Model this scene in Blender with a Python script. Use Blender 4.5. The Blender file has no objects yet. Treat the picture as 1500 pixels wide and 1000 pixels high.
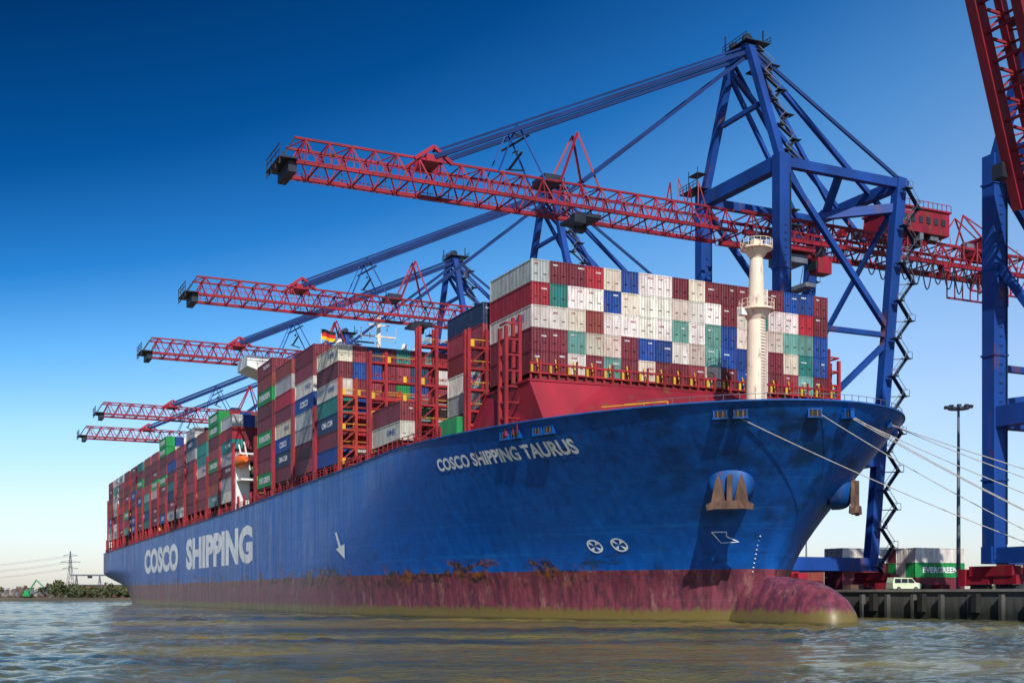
import bpy, math, random
import numpy as np
from mathutils import Vector, Matrix
random.seed(7); np.random.seed(7)
scene=bpy.context.scene
S,C=0.4289,0.9033
BX,BY=35.8,125.8
ROT=math.atan2(-C,S)
def W(a,v,z=0.0): return (BX-S*a-C*v, BY+C*a-S*v, z)
# ---------------------------------------------------------------- nodes
def new_mat(name):
    m=bpy.data.materials.new(name); m.use_nodes=True
    nt=m.node_tree; b=nt.nodes['Principled BSDF']
    return m,nt,b
def N(nt,t,**kw):
    n=nt.nodes.new(t)
    for k,v in kw.items():
        if k in n.inputs.keys(): n.inputs[k].default_value=v
        else: setattr(n,k,v)
    return n
def L(nt,a,b): nt.links.new(a,b)
def mixc(nt,fac,a,b,mode='MIX'):
    n=nt.nodes.new('ShaderNodeMix'); n.data_type='RGBA'; n.blend_type=mode
    for i,x in ((0,fac),(6,a),(7,b)):
        if isinstance(x,(int,float)): n.inputs[i].default_value=x
        elif isinstance(x,tuple): n.inputs[i].default_value=(*x[:3],1)
        else: L(nt,x,n.inputs[i])
    return n.outputs[2]
def mth(nt,op,a,b=None,clamp=False):
    n=nt.nodes.new('ShaderNodeMath'); n.operation=op; n.use_clamp=clamp
    for i,x in ((0,a),(1,b)):
        if x is None: continue
        if isinstance(x,(int,float)): n.inputs[i].default_value=x
        else: L(nt,x,n.inputs[i])
    return n.outputs[0]
def ramp(nt,fac,stops):
    n=nt.nodes.new('ShaderNodeValToRGB'); e=n.color_ramp.elements
    while len(e)<len(stops): e.new(0.5)
    for i,(p,c) in enumerate(stops):
        e[i].position=p; e[i].color=(c,c,c,1) if isinstance(c,(int,float)) else (*c[:3],1)
    L(nt,fac,n.inputs[0]); return n.outputs[0]
def noise(nt,scale,vec=None,detail=4,stretch=None,rough=0.55):
    n=N(nt,'ShaderNodeTexNoise'); n.inputs['Scale'].default_value=scale
    n.inputs['Detail'].default_value=detail; n.inputs['Roughness'].default_value=rough
    if vec is None:
        vec=N(nt,'ShaderNodeTexCoord').outputs['Object']
    if stretch:
        mp=N(nt,'ShaderNodeMapping'); mp.inputs['Scale'].default_value=stretch
        L(nt,vec,mp.inputs['Vector']); vec=mp.outputs[0]
    L(nt,vec,n.inputs['Vector']); return n.outputs['Fac']
def bump(nt,b,h,strength=0.3,dist=0.05):
    n=N(nt,'ShaderNodeBump'); n.inputs['Strength'].default_value=strength; n.inputs['Distance'].default_value=dist
    L(nt,h,n.inputs['Height']); L(nt,n.outputs[0],b.inputs['Normal'])
def paint(name,col,rough=0.5,grime=0.35,scale=0.5,rust=0.0,metal=0.0):
    m,nt,b=new_mat(name)
    n1=noise(nt,scale,stretch=(1,1,0.35))
    c=mixc(nt,ramp(nt,n1,[(0.35,0.0),(0.7,1.0)]),tuple(x*(1-grime) for x in col),tuple(min(1,x*(1+grime*0.6)) for x in col))
    if rust>0:
        n2=noise(nt,scale*3,stretch=(1,1,0.25),detail=6)
        f=ramp(nt,n2,[(0.62-rust*0.15,0.0),(0.70,0.8)])
        c=mixc(nt,f,c,(0.13,0.045,0.02))
    L(nt,c,b.inputs['Base Color'])
    b.inputs['Roughness'].default_value=rough; b.inputs['Metallic'].default_value=metal
    b.inputs['Specular IOR Level'].default_value=0.35
    bump(nt,b,noise(nt,scale*8),0.15,0.03)
    return m
M={}
M['crane_blue']=paint('crane_blue',(0.006,0.055,0.28),0.55,0.35,0.15,0.1)
M['stay_blue']=paint('stay_blue',(0.004,0.030,0.14),0.8,0.3,0.15,0.0)
M['crane_red']=paint('crane_red',(0.27,0.012,0.028),0.55,0.45,0.2,0.15)
M['lash_red']=paint('lashing_red',(0.33,0.018,0.028),0.55,0.45,0.4,0.25)
M['orange']=paint('lashing_orange',(0.40,0.045,0.028),0.55,0.3,0.5,0.1)  # lashing red again, with direct sunlight put into the colour
M['yellow']=paint('rail_yellow',(0.65,0.38,0.03),0.5,0.3,0.7)
M['wall_red']=paint('breakwater_red',(0.27,0.010,0.026),0.6,0.35,0.15,0.1)
M['cream']=paint('mast_cream',(0.80,0.66,0.52),0.5,0.12,0.5,0.2)
M['white']=paint('white_paint',(0.75,0.75,0.73),0.45,0.12,0.4,0.05)
M['dark']=paint('dark_steel',(0.022,0.028,0.045),0.5,0.4,0.5)
M['steel']=paint('galvanised_steel',(0.13,0.15,0.19),0.5,0.3,0.5)
M['rust']=paint('rusted_iron',(0.13,0.075,0.055),0.8,0.5,1.5,0.5)
M['hullblue']=paint('pod_blue',(0.002,0.085,0.34),0.55,0.35,0.6,0.2)
M['concrete']=paint('concrete',(0.22,0.21,0.19),0.85,0.35,0.2)
M['rope']=paint('rope',(0.45,0.42,0.38),0.9,0.2,2)
M['letter']=paint('letter_white',(0.80,0.82,0.84),0.5,0.16,0.35,0.12)
M['glass']=paint('dark_glass',(0.02,0.03,0.04),0.1,0.2,1)
M['green']=paint('green_paint',(0.02,0.28,0.09),0.5,0.25,0.5,0.05)
M['lime']=paint('van_green',(0.62,0.72,0.50),0.35,0.08,1)
M['rubber']=paint('rubber',(0.02,0.02,0.02),0.8,0.2,1)
M['fl_red']=paint('flag_red',(0.6,0.02,0.02),0.8,0.1,1)
M['fl_gold']=paint('flag_gold',(0.8,0.5,0.02),0.8,0.1,1)
M['deck']=paint('deck_paint',(0.16,0.035,0.035),0.7,0.3,0.3)
M['lifeorange']=paint('lifeboat_orange',(0.75,0.14,0.02),0.4,0.1,1)

# ---------------------------------------------------------------- mesh builder
BOXF=[(0,3,2,1),(4,5,6,7),(0,1,5,4),(1,2,6,5),(2,3,7,6),(3,0,4,7)]
class MB:
    def __init__(s): s.v=[]; s.f=[]; s.m=[]; s.mats=[]; s.c=[]
    def mi(s,mat):
        if mat not in s.mats: s.mats.append(mat)
        return s.mats.index(mat)
    def add(s,vs,fs,mat,col=None):
        o=len(s.v); k=s.mi(mat)
        s.v.extend([tuple(p) for p in vs])
        for f in fs:
            s.f.append(tuple(i+o for i in f)); s.m.append(k); s.c.append(col or (1,1,1))
    def box(s,c,d,mat,col=None):
        x,y,z=c; a,b,h=d[0]/2,d[1]/2,d[2]/2
        s.add([(x-a,y-b,z-h),(x+a,y-b,z-h),(x+a,y+b,z-h),(x-a,y+b,z-h),(x-a,y-b,z+h),(x+a,y-b,z+h),(x+a,y+b,z+h),(x-a,y+b,z+h)],BOXF,mat,col)
    def beam(s,p,q,w,h,mat):
        p=Vector(p); q=Vector(q); d=q-p
        if d.length<1e-6: return
        d.normalize()
        up=Vector((0,0,1)) if abs(d.z)<0.98 else Vector((0,1,0))
        r=d.cross(up).normalized(); u=r.cross(d).normalized()
        vs=[]
        for b in (p,q):
            for i,j in ((-1,-1),(1,-1),(1,1),(-1,1)):
                vs.append(b+r*(i*w/2)+u*(j*h/2))
        s.add(vs,[(0,1,2,3),(4,7,6,5),(0,4,5,1),(1,5,6,2),(2,6,7,3),(3,7,4,0)],mat)
    def cyl(s,p,q,r1,r2,mat,n=12,cap=True):
        p=Vector(p); q=Vector(q); d=(q-p).normalized()
        up=Vector((0,0,1)) if abs(d.z)<0.9 else Vector((1,0,0))
        r=d.cross(up).normalized(); u=r.cross(d)
        vs=[]
        for b,rr in ((p,r1),(q,r2)):
            for i in range(n):
                t=2*math.pi*i/n; vs.append(b+(r*math.cos(t)+u*math.sin(t))*rr)
        fs=[(i,(i+1)%n,n+(i+1)%n,n+i) for i in range(n)]
        if cap: fs+= [tuple(range(n-1,-1,-1)),tuple(range(n,2*n))]
        s.add(vs,fs,mat)
    def obj(s,name,parent=None,loc=None,rot=None,smooth=False,color=False):
        me=bpy.data.meshes.new(name); me.from_pydata(s.v,[],s.f)
        for m in s.mats: me.materials.append(m)
        me.polygons.foreach_set('material_index',s.m)
        if smooth: me.polygons.foreach_set('use_smooth',[True]*len(s.f))
        if color:
            at=me.color_attributes.new('Col','FLOAT_COLOR','CORNER')
            arr=[]
            for f,c in zip(s.f,s.c): arr.extend((c[0],c[1],c[2],1.0)*len(f))
            at.data.foreach_set('color',arr)
        me.update()
        o=bpy.data.objects.new(name,me); scene.collection.objects.link(o)
        if parent: o.parent=parent
        if loc: o.location=loc
        if rot is not None: o.rotation_euler=(0,0,rot)
        return o
def empty(name,loc,rot=0.0):
    e=bpy.data.objects.new(name,None); scene.collection.objects.link(e)
    e.location=loc; e.rotation_euler=(0,0,rot); e.empty_display_size=2; return e
_tc={}
def text_geo(txt,bold=0.025):
    k=(txt,bold)
    if k in _tc: return _tc[k]
    cu=bpy.data.curves.new('t','FONT'); cu.body=txt; cu.offset=bold; cu.resolution_u=3
    o=bpy.data.objects.new('t',cu); scene.collection.objects.link(o)
    dg=bpy.context.evaluated_depsgraph_get(); dg.update()
    me=o.evaluated_get(dg).to_mesh()
    vs=[(v.co.x,v.co.y) for v in me.vertices]; fs=[tuple(p.vertices) for p in me.polygons]
    o.evaluated_get(dg).to_mesh_clear()
    bpy.data.objects.remove(o); bpy.data.curves.remove(cu)
    a=np.array(vs); mn=a.min(0); mx=a.max(0); a=(a-mn)/(mx-mn)
    r=(a.tolist(),fs,(mx-mn)[0]/(mx-mn)[1]); _tc[k]=r; return r

# ---------------------------------------------------------------- hull
def zdeck(a): return float(np.interp(a,[0,60,75,166,400],[23.5,23.5,23.1,21.4,19.3]))
def stem(z): return float(np.interp(z,[-5,4,6,9,12,15,18,21,23.5],[13.5,13.5,13.0,11.6,9.4,6.9,4.4,1.9,0.0]))
def hw(a,z):
    x=a-stem(z)
    if x<=0: return 0.0
    s=max(0,min(1,z/23.5))**1.6
    Lx=105-43*s; p=2.7-0.6*s; q=1.25+0.75*s
    t=min(1,x/Lx)
    w=29.3*(1-(1-t)**p)**(1/q)
    if a>305: w*=1-((a-305)/95)**2*max(0,min(1,1-z/11))*0.7
    return w
def hull_material():
    m,nt,b=new_mat('hull_paint')
    tc=N(nt,'ShaderNodeTexCoord').outputs['Object']
    sp=N(nt,'ShaderNodeSeparateXYZ'); L(nt,tc,sp.inputs[0]); X,Y,Z=sp.outputs
    nb=noise(nt,0.12,tc,3); nst=noise(nt,1.0,tc,6,stretch=(0.9,0.9,0.07)); nbig=noise(nt,0.05,tc,3,stretch=(1,1,2))
    nf=noise(nt,1.5,tc,6,stretch=(1,1,0.5))
    blue=mixc(nt,ramp(nt,nst,[(0.3,0.0),(0.75,1.0)]),(0.001,0.072,0.34),(0.002,0.118,0.49))
    blue=mixc(nt,ramp(nt,nbig,[(0.4,0.0),(0.65,0.5)]),blue,(0.001,0.050,0.26))
    hs=ramp(nt,noise(nt,1.0,tc,5,stretch=(0.03,0.03,1.4),rough=0.6),[(0.56,0.0),(0.7,0.35)])
    blue=mixc(nt,hs,blue,(0.010,0.17,0.50))
    sc=ramp(nt,noise(nt,0.35,tc,8,stretch=(0.5,0.5,1.8),rough=0.7),[(0.56,0.0),(0.63,0.85)])
    band=ramp(nt,mth(nt,'MULTIPLY',Z,0.04),[(0.22,0.0),(0.25,1.0),(0.33,0.6),(0.46,0.0)])
    blue=mixc(nt,mth(nt,'MULTIPLY',sc,band),blue,(0.012,0.03,0.06))
    top=ramp(nt,mth(nt,'MULTIPLY',Z,0.04),[(0.4,0.0),(0.85,0.7)])
    st2=ramp(nt,noise(nt,1.3,tc,5,stretch=(1,1,0.05)),[(0.54,0.0),(0.70,0.8)])
    blue=mixc(nt,mth(nt,'MULTIPLY',st2,top),blue,(0.008,0.02,0.06))
    bowm=ramp(nt,mth(nt,'MULTIPLY',X,-0.02),[(0.1,0.85),(0.55,0.0)])
    sn=ramp(nt,noise(nt,0.20,tc,5,stretch=(1,1,1.6)),[(0.48,0.0),(0.60,0.85)])
    blue=mixc(nt,mth(nt,'MULTIPLY',bowm,sn),blue,(0.004,0.022,0.05))
    # thin rust weeps running down from above
    weep=ramp(nt,noise(nt,1.7,tc,4,stretch=(1,1,0.03)),[(0.66,0.0),(0.70,0.6)])
    blue=mixc(nt,mth(nt,'MULTIPLY',weep,ramp(nt,noise(nt,0.08,tc,2),[(0.5,0.0),(0.62,1.0)])),blue,(0.10,0.045,0.02))
    red=mixc(nt,ramp(nt,nst,[(0.35,0.0),(0.65,1.0)]),(0.10,0.024,0.042),(0.24,0.052,0.075))
    red=mixc(nt,ramp(nt,nf,[(0.48,0.0),(0.64,0.6)]),red,(0.05,0.025,0.045))
    red=mixc(nt,ramp(nt,noise(nt,0.6,tc,8,stretch=(1,1,0.3),rough=0.75),[(0.55,0.0),(0.64,0.65)]),red,(0.30,0.16,0.13))
    vs_=ramp(nt,noise(nt,2.2,tc,5,stretch=(1,1,0.04)),[(0.55,0.0),(0.63,0.5)])
    red=mixc(nt,vs_,red,(0.04,0.022,0.04))
    wl=ramp(nt,mth(nt,'ADD',mth(nt,'MULTIPLY',Z,0.34),mth(nt,'MULTIPLY',nf,-0.8)),[(0.0,0.9),(0.2,0.0)])
    red=mixc(nt,wl,red,(0.15,0.12,0.03))
    wl_dark=ramp(nt,Z,[(0.0,0.8),(0.45,0.0)])  # darkens the red towards the waterline
    red=mixc(nt,wl_dark,red,(0.02,0.02,0.012))
    lvl=mth(nt,'GREATER_THAN',Z,mth(nt,'ADD',6.15,mth(nt,'MULTIPLY',nb,0.12)))
    col=mixc(nt,lvl,red,blue)
    bz=mth(nt,'SUBTRACT',1.0,mth(nt,'MULTIPLY',mth(nt,'ABSOLUTE',mth(nt,'SUBTRACT',Z,6.1)),0.42),True)
    xm=ramp(nt,mth(nt,'MULTIPLY',X,-0.005),[(0.13,0.0),(0.19,1.0),(0.55,1.0),(0.9,0.7)])
    ru=ramp(nt,noise(nt,0.22,tc,9,stretch=(1,1,1.7),rough=0.74),[(0.49,0.0),(0.57,1.0)])
    rf=mth(nt,'MULTIPLY',mth(nt,'MULTIPLY',ru,bz),xm)
    rcol=mixc(nt,ramp(nt,noise(nt,0.9,tc,6,rough=0.7),[(0.45,0.0),(0.62,1.0)]),(0.016,0.016,0.022),(0.26,0.085,0.018))
    col=mixc(nt,ramp(nt,rf,[(0.12,0.0),(0.42,0.9)]),col,rcol)
    L(nt,col,b.inputs['Base Color'])
    L(nt,ramp(nt,nst,[(0.3,0.32),(0.7,0.5)]),b.inputs['Roughness']); b.inputs['Specular IOR Level'].default_value=0.35
    br=N(nt,'ShaderNodeTexBrick'); br.inputs['Scale'].default_value=1.0
    br.inputs['Brick Width'].default_value=11.0; br.inputs['Row Height'].default_value=2.7; br.inputs['Mortar Size'].default_value=0.04
    cb=N(nt,'ShaderNodeCombineXYZ'); L(nt,X,cb.inputs[0]); L(nt,Z,cb.inputs[1]); L(nt,cb.outputs[0],br.inputs['Vector'])
    h=mth(nt,'ADD',mth(nt,'MULTIPLY',br.outputs['Fac'],-0.35),mth(nt,'MULTIPLY',noise(nt,0.45,tc,2),1.0))
    bump(nt,b,h,0.45,0.15)
    return m
HM=hull_material()
ship=empty('container_ship',W(0,0,0),ROT)
fr=[-0.12,-0.05,0.0,0.06,0.12,0.18,0.24,0.3,0.36,0.42,0.48,0.54,0.6,0.66,0.72,0.78,0.84,0.89,0.94,0.97,1.0]
ts=[(i/46)**2.1 for i in range(47)]
aft=[140+i*13 for i in range(1,21)]
grid=[]
for f in fr:
    a0=stem(f*23.5); row=[]
    for t in ts:
        a=a0+t*(140-a0); z=f*zdeck(a); row.append((a,hw(a,f*23.5),z))
    for a in aft:
        z=f*zdeck(a); row.append((a,hw(a,z),z))
    grid.append(row)
hv=[];hf=[]
n=len(grid[0])
for side in (-1,1):
    o=len(hv)
    for row in grid:
        for (a,w,z) in row: hv.append((-a,side*w,z))
    for j in range(len(fr)-1):
        for i in range(n-1):
            q=(o+j*n+i,o+j*n+i+1,o+(j+1)*n+i+1,o+(j+1)*n+i)
            hf.append(q if side==1 else q[::-1])
R=len(fr)
for j in range(R-1):
    hf.append((j*n+n-1,R*n+j*n+n-1,R*n+(j+1)*n+n-1,(j+1)*n+n-1))
mb=MB(); mb.add(hv,hf,HM)
ho=mb.obj('hull',ship,smooth=True)
import bmesh
bm=bmesh.new(); bm.from_mesh(ho.data); bmesh.ops.remove_doubles(bm,verts=bm.verts,dist=0.001); bmesh.ops.recalc_face_normals(bm,faces=bm.faces); bm.to_mesh(ho.data); bm.free()
# bulb
bv=[];bf=[];nu,nv=32,24
for i in range(nu+1):
    u=i/nu*math.pi
    for k in range(nv):
        t=k/nv*2*math.pi
        ex=math.cos(u); ex=math.copysign(abs(ex)**0.55,ex); rr=math.sin(u)**0.62
        cz=math.sin(t); cy=math.cos(t)
        fwd=(ex+1)/2
        bv.append((-13.0+12.6*ex, 3.9*rr*math.copysign(abs(cy)**0.85,cy), -2.0+(7.9-1.7*fwd**2)*rr*math.copysign(abs(cz)**0.9,cz)))
for i in range(nu):
    for k in range(nv):
        bf.append((i*nv+k,i*nv+(k+1)%nv,(i+1)*nv+(k+1)%nv,(i+1)*nv+k))
mb=MB(); mb.add(bv,bf,HM); bo=mb.obj('bulbous_bow',ship,smooth=True)
# deck
mb=MB()
top=[(a,w) for (a,w,z) in grid[-3]]
vs=[];fs=[]
for a,w in top: vs+= [(-a,-w+0.02,zdeck(a)-1.35),(-a,w-0.02,zdeck(a)-1.35)]
for i in range(len(top)-1): fs.append((2*i,2*i+1,2*i+3,2*i+2))
mb.add(vs,fs,M['deck']); mb.obj('deck',ship)
mb=MB()
for side in (-1,1):
    pts=[(-a,side*w,z+0.05) for (a,w,z) in grid[-1]]
    for p,q in zip(pts[:-1],pts[1:]): mb.beam(p,q,0.35,0.16,M['hullblue'])
mb.obj('bulwark_cap',ship)
# lettering
def hull_map(mb,txt,aL,aR,zL0,zR0,hL,hR,mat,eps=0.09,bold=0.03):
    vs,fs,_=text_geo(txt,bold)
    out=[]
    for x,y in vs:
        a=aL+(aR-aL)*x; z=(zL0+(zR0-zL0)*x)+y*(hL+(hR-hL)*x)
        out.append((-a,-(hw(a,z)+eps),z))
    mb.add(out,fs,mat)
mb=MB()
hull_map(mb,'COSCO',292,232,9.6,9.7,7.6,7.6,M['letter'],0.05,0.05)
hull_map(mb,'SHIPPING',220,145.5,9.6,9.7,8.0,8.0,M['letter'],0.05,0.05)
hull_map(mb,'COSCO SHIPPING TAURUS',48,22.6,19.4,19.5,1.6,1.7,M['letter'],0.1,0.036)
def ring(mb,ac,zc,r,mat):
    K=24; out=[];fs=[]
    for i in range(K):
        t=2*math.pi*i/K
        for rr in (r,r*0.8):
            a=ac+rr*math.cos(t)*1.15; z=zc+rr*math.sin(t); out.append((-a,-(hw(a,z)+0.1),z))
    for i in range(K): j=(i+1)%K; fs.append((2*i,2*j,2*j+1,2*i+1))
    mb.add(out,fs,mat)
    for i in range(4):
        t=math.pi/4+i*math.pi/2; pts=[]
        for rr,dt in ((0.1,0),(0.8,-0.28),(0.8,0.28)):
            a=ac+r*rr*math.cos(t+dt)*1.15; z=zc+r*rr*math.sin(t+dt); pts.append((-a,-(hw(a,z)+0.1),z))
        mb.add(pts,[(0,1,2)],mat)
ring(mb,28.2,9.1,0.8,M['letter']); ring(mb,25.2,9.2,0.8,M['letter'])
def poly(mb,pts,mat,eps=0.1):
    for (p,q) in zip(pts[:-1],pts[1:]):
        k=6
        for i in range(k):
            P=[p[j]+(q[j]-p[j])*i/k for j in (0,1)]; Q=[p[j]+(q[j]-p[j])*(i+1)/k for j in (0,1)]
            mb.beam((-P[0],-(hw(*P)+eps),P[1]),(-Q[0],-(hw(*Q)+eps),Q[1]),0.10,0.10,mat)
poly(mb,[(15.4,10.4),(14.2,10.4),(14.5,9.9),(13.9,9.3),(15.3,9.2),(15.4,10.4)],M['letter'],0.0)
def apt(u,z): a=u; return (-a,-(hw(a,z)+0.12),z)
mb.add([apt(88.3,13.2),apt(87.4,13.3),apt(85.7,10.9),apt(86.6,10.5)],[(0,3,2,1)],M['letter'])
mb.add([apt(88.2,10.6),apt(84.0,11.3),apt(84.6,8.9)],[(0,2,1)],M['letter'])
for i in range(9):
    z=5.9+i*0.5; a=stem(z)+1.2
    mb.box((-a,-(hw(a,z)+0.02),z),(0.18,0.12,0.12),M['letter'])
mb.obj('hull_markings',ship)
# fairleads
mb=MB()
def fairlead(a,z,w,h,side=-1):
    y=side*hw(a,z); y2=side*hw(a+0.3,z); tang=math.atan2((y2-y),-0.3)
    T=Vector((math.cos(tang),math.sin(tang),0)); 
    Nn=Vector((T.y,-T.x,0)); 
    if Nn.y*side<0: Nn=-Nn
    c=Vector((-a,y,z))
    def bx(cu,cz,du,dz,dn,mat,off):
        vs=[]
        for k in (-1,1):
            for i,j in ((-1,-1),(1,-1),(1,1),(-1,1)):
                vs.append(c+T*(cu+i*du/2)+Vector((0,0,cz+j*dz/2))+Nn*(off+k*dn/2))
        mb.add(vs,BOXF,mat)
    bx(0,0,w,h,0.5,M['rubber'],0.05)  # black plate on the hull paints in the dark of the opening
    for cu,cz,du,dz in ((0,h/2,w+.3,.14),(0,-h/2,w+.3,.14),(-w/2,0,.14,h),(w/2,0,.14,h)): bx(cu,cz,du,dz,0.5,HM,0.12)
    bx(-w*0.2,0,0.14,h,0.5,M['rust'],0.1); bx(w*0.2,0,0.14,h,0.5,M['rust'],0.1)
for a in (32,30,26.5,24.8,6.6,5.2,1.5,0.5): fairlead(a,22.3,1.35,0.85)
for a in (0.8,4,9): fairlead(a,22.3,1.3,0.85,1)
mb.obj('mooring_fairleads',ship)
# anchors
def anchor(side):
    mb=MB()
    a,z=10.9,15.0
    y=side*hw(a,z); dy=(hw(a+0.5,z)-hw(a-0.5,z)); nx=Vector((1.0*dy,side*1.0,0)).normalized()
    T=Vector((0,0,1)).cross(nx)
    base=Vector((-a,y,z))
    vs=[];fs=[];nu=14;nv=24
    for i in range(nu+1):
        u=i/nu*math.pi/2
        for k in range(nv):
            t=2*math.pi*k/nv
            vs.append(base+nx*(2.4*math.cos(u)**0.5-0.7)+T*(2.6*math.sin(u)**0.8*math.cos(t))+Vector((0,0,0.6+2.5*math.sin(u)**0.8*math.sin(t))))
    for i in range(nu):
        for k in range(nv): fs.append((i*nv+k,i*nv+(k+1)%nv,(i+1)*nv+(k+1)%nv,(i+1)*nv+k))
    mb.add(vs,fs,M['hullblue'])
    def ex(pts,off,th):
        o=[];m=len(pts)
        for d in (off,off+th):
            for u,w in pts: o.append(base+nx*d+T*u+Vector((0,0,w)))
        mb.add(o,[tuple(range(m)),tuple(range(2*m-1,m-1,-1))]+[(i,(i+1)%m,m+(i+1)%m,m+i) for i in range(m)],M['rust'])
    ex([(-0.3,-1.6),(0.3,-1.6),(0.25,1.4),(-0.25,1.4)],1.75,0.6)
    for sg in (-1,1):
        ex([(sg*0.4,-2.2),(sg*2.5,-2.5),(sg*2.6,-1.9),(sg*2.0,-1.6),(sg*1.65,0.4),(sg*1.25,1.5),(sg*0.95,0.6),(sg*0.55,-1.2)],1.65,0.45)
    ex([(-1.7,-2.4),(1.7,-2.4),(1.1,-1.5),(-1.1,-1.5)],1.4,1.1)
    ob=mb.obj('anchor_and_bolster',ship)
    for p in ob.data.polygons:
        if p.material_index==0: p.use_smooth=True
anchor(-1); anchor(1)

# breakwater
mb=MB()
bwz=28.7
lo=[(-25,-23.2,22.3),(-20.5,-14,22.3),(-19,0,22.3),(-20.5,14,22.3),(-25,23.2,22.3)]
hi=[(-28.6,-23.8,bwz),(-27.6,-14,bwz),(-27.2,0,bwz),(-27.6,14,bwz),(-28.6,23.8,bwz)]
for i in range(4): mb.add([lo[i],lo[i+1],hi[i+1],hi[i]],[(0,1,2,3)],M['wall_red']); mb.beam(hi[i],hi[i+1],0.4,0.25,M['wall_red'])
for sg in (-1,1):
    mb.add([(-25,sg*23.2,22.3),(-28.6,sg*23.8,bwz),(-40,sg*24.2,bwz-0.2),(-43.5,sg*25.5,22.3)],[(0,1,2,3)],M['wall_red'])
    mb.beam((-28.6,sg*23.8,bwz),(-40,sg*24.2,bwz-0.2),0.3,0.25,M['wall_red'])
    mb.beam((-40,sg*24.2,bwz-0.2),(-43.5,sg*25.5,22.3),0.3,0.25,M['wall_red'])
mb.obj('breakwater',ship)
mb=MB()
for i in range(38):
    y=-23.2+i*1.255
    mb.beam((-29.4,y,bwz-0.3),(-29.4,y,bwz+2.3+(0.5 if i%2 else 0)),0.22,0.22,M['lash_red'])
    if i%2==0:
        mb.box((-29.1,y,bwz+1.5),(0.18,0.28,0.9),M['yellow'])
    else:
        mb.beam((-29.5,y,bwz+0.2),(-30.3,y,bwz+3.0),0.12,0.12,M['yellow'])
for zz in (0.1,1.1,2.2): mb.beam((-29.4,-23.4,bwz+zz),(-29.4,23.4,bwz+zz),0.25,0.22,M['lash_red'])
mb.box((-30.0,0,bwz+0.1),(0.9,47,0.25),M['lash_red'])
for sg in (-1,1):
    for yy,ht in ((23.6,8.3),(25.4,6.8)):
        for xx in (-31.6,-33.4): mb.beam((xx,sg*yy,26.5 if yy<24 else 22.3),(xx,sg*yy,bwz+ht),0.4,0.4,M['lash_red'])
    for k in range(7):
        zz=24.5+k*1.9; mb.beam((-31.6,sg*23.6,zz),(-31.6,sg*25.4,zz),0.25,0.2,M['lash_red']); mb.beam((-31.6,sg*25.4,zz),(-33.4,sg*25.4,zz),0.2,0.2,M['lash_red'])
    for k in range(14):
        x=-29-k*1.1; mb.beam((x,sg*25.2,22.3),(x,sg*25.2,23.9),0.12,0.12,M['lash_red'])
mb.obj('forward_lashing_platform',ship)
# foremast
mb=MB()
ax=-16.4
mb.cyl((ax,0,22.1),(ax,0,37.2),1.3,1.02,M['cream'],28); mb.cyl((ax,0,37.2),(ax,0,43.8),0.98,0.72,M['cream'],28)
mb.cyl((ax,0,35.4),(ax,0,36.6),1.02,1.7,M['cream'],28); mb.cyl((ax,0,36.6),(ax,0,36.8),2.1,2.1,M['cream'],28)
mb.cyl((ax,0,42.8),(ax,0,43.8),0.8,1.5,M['cream'],28); mb.cyl((ax,0,43.8),(ax,0,44.0),1.9,1.9,M['cream'],28)
mb.box((ax,0,44.5),(0.8,1.2,0.9),M['cream'])
mb.cyl((ax,0,44.6),(ax,0,47.5),0.12,0.07,M['dark'],8); mb.cyl((ax,0,45.0),(ax,0,45.7),0.3,0.3,M['dark'],10)
mb.beam((ax,-1.2,45.2),(ax,1.2,45.2),0.12,0.12,M['dark']); mb.box((ax,-2.0,36.3),(0.8,0.8,0.8),M['white'])
for zc,rr in ((37.8,2.05),(44.9,1.85)):
    for i in range(16):
        t=2*math.pi*i/16; u=2*math.pi*(i+1)/16
        p=(ax+rr*math.cos(t),rr*math.sin(t)); q=(ax+rr*math.cos(u),rr*math.sin(u))
        mb.beam((*p,zc-1),(*p,zc),0.05,0.05,M['cream'])
        for dz in (0,-0.5): mb.beam((*p,zc+dz),(*q,zc+dz),0.05,0.05,M['cream'])
for i in range(40): mb.beam((ax+1.35,-0.3,22.5+i*0.36),(ax+1.35,0.3,22.5+i*0.36),0.05,0.05,M['dark'])
mb.obj('foremast',ship)
mb=MB()
for (x,y,h) in ((-9,-6,1.6),(-9,6,1.6),(-13,-9,1.3),(-6,0,1.2)):
    mb.cyl((x,y-1.2,22.1+h),(x,y+1.2,22.1+h),0.7,0.7,M['lash_red'],14); mb.box((x,y,22.1+h/2),(1.6,3.0,h*0.8),M['lash_red'])
for (x,y) in ((-11.5,-15.5),(-14,-17)):
    mb.beam((x,y,24.2),(x-4,y-3,24.2),0.12,0.12,M['yellow']); mb.beam((x,y,22),(x,y,24.2),0.12,0.12,M['yellow'])
mb.beam((-10,2.5,22),(-10,2.5,25.2),0.3,0.3,M['white']); mb.beam((-10,2.5,25.2),(-7,7.0,24.3),0.3,0.3,M['white'])
for side in (-1,1):
    pts=[(-a,side*max(0,w-0.2),z) for (a,w,z) in grid[-1] if a<14]
    for p,q in zip(pts[:-1],pts[1:]):
        mb.beam((p[0],p[1],p[2]+0.75),(q[0],q[1],q[2]+0.75),0.05,0.05,M['steel']); mb.beam(p,(p[0],p[1],p[2]+0.75),0.05,0.05,M['steel'])
mb.obj('foredeck_winches',ship)

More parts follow.
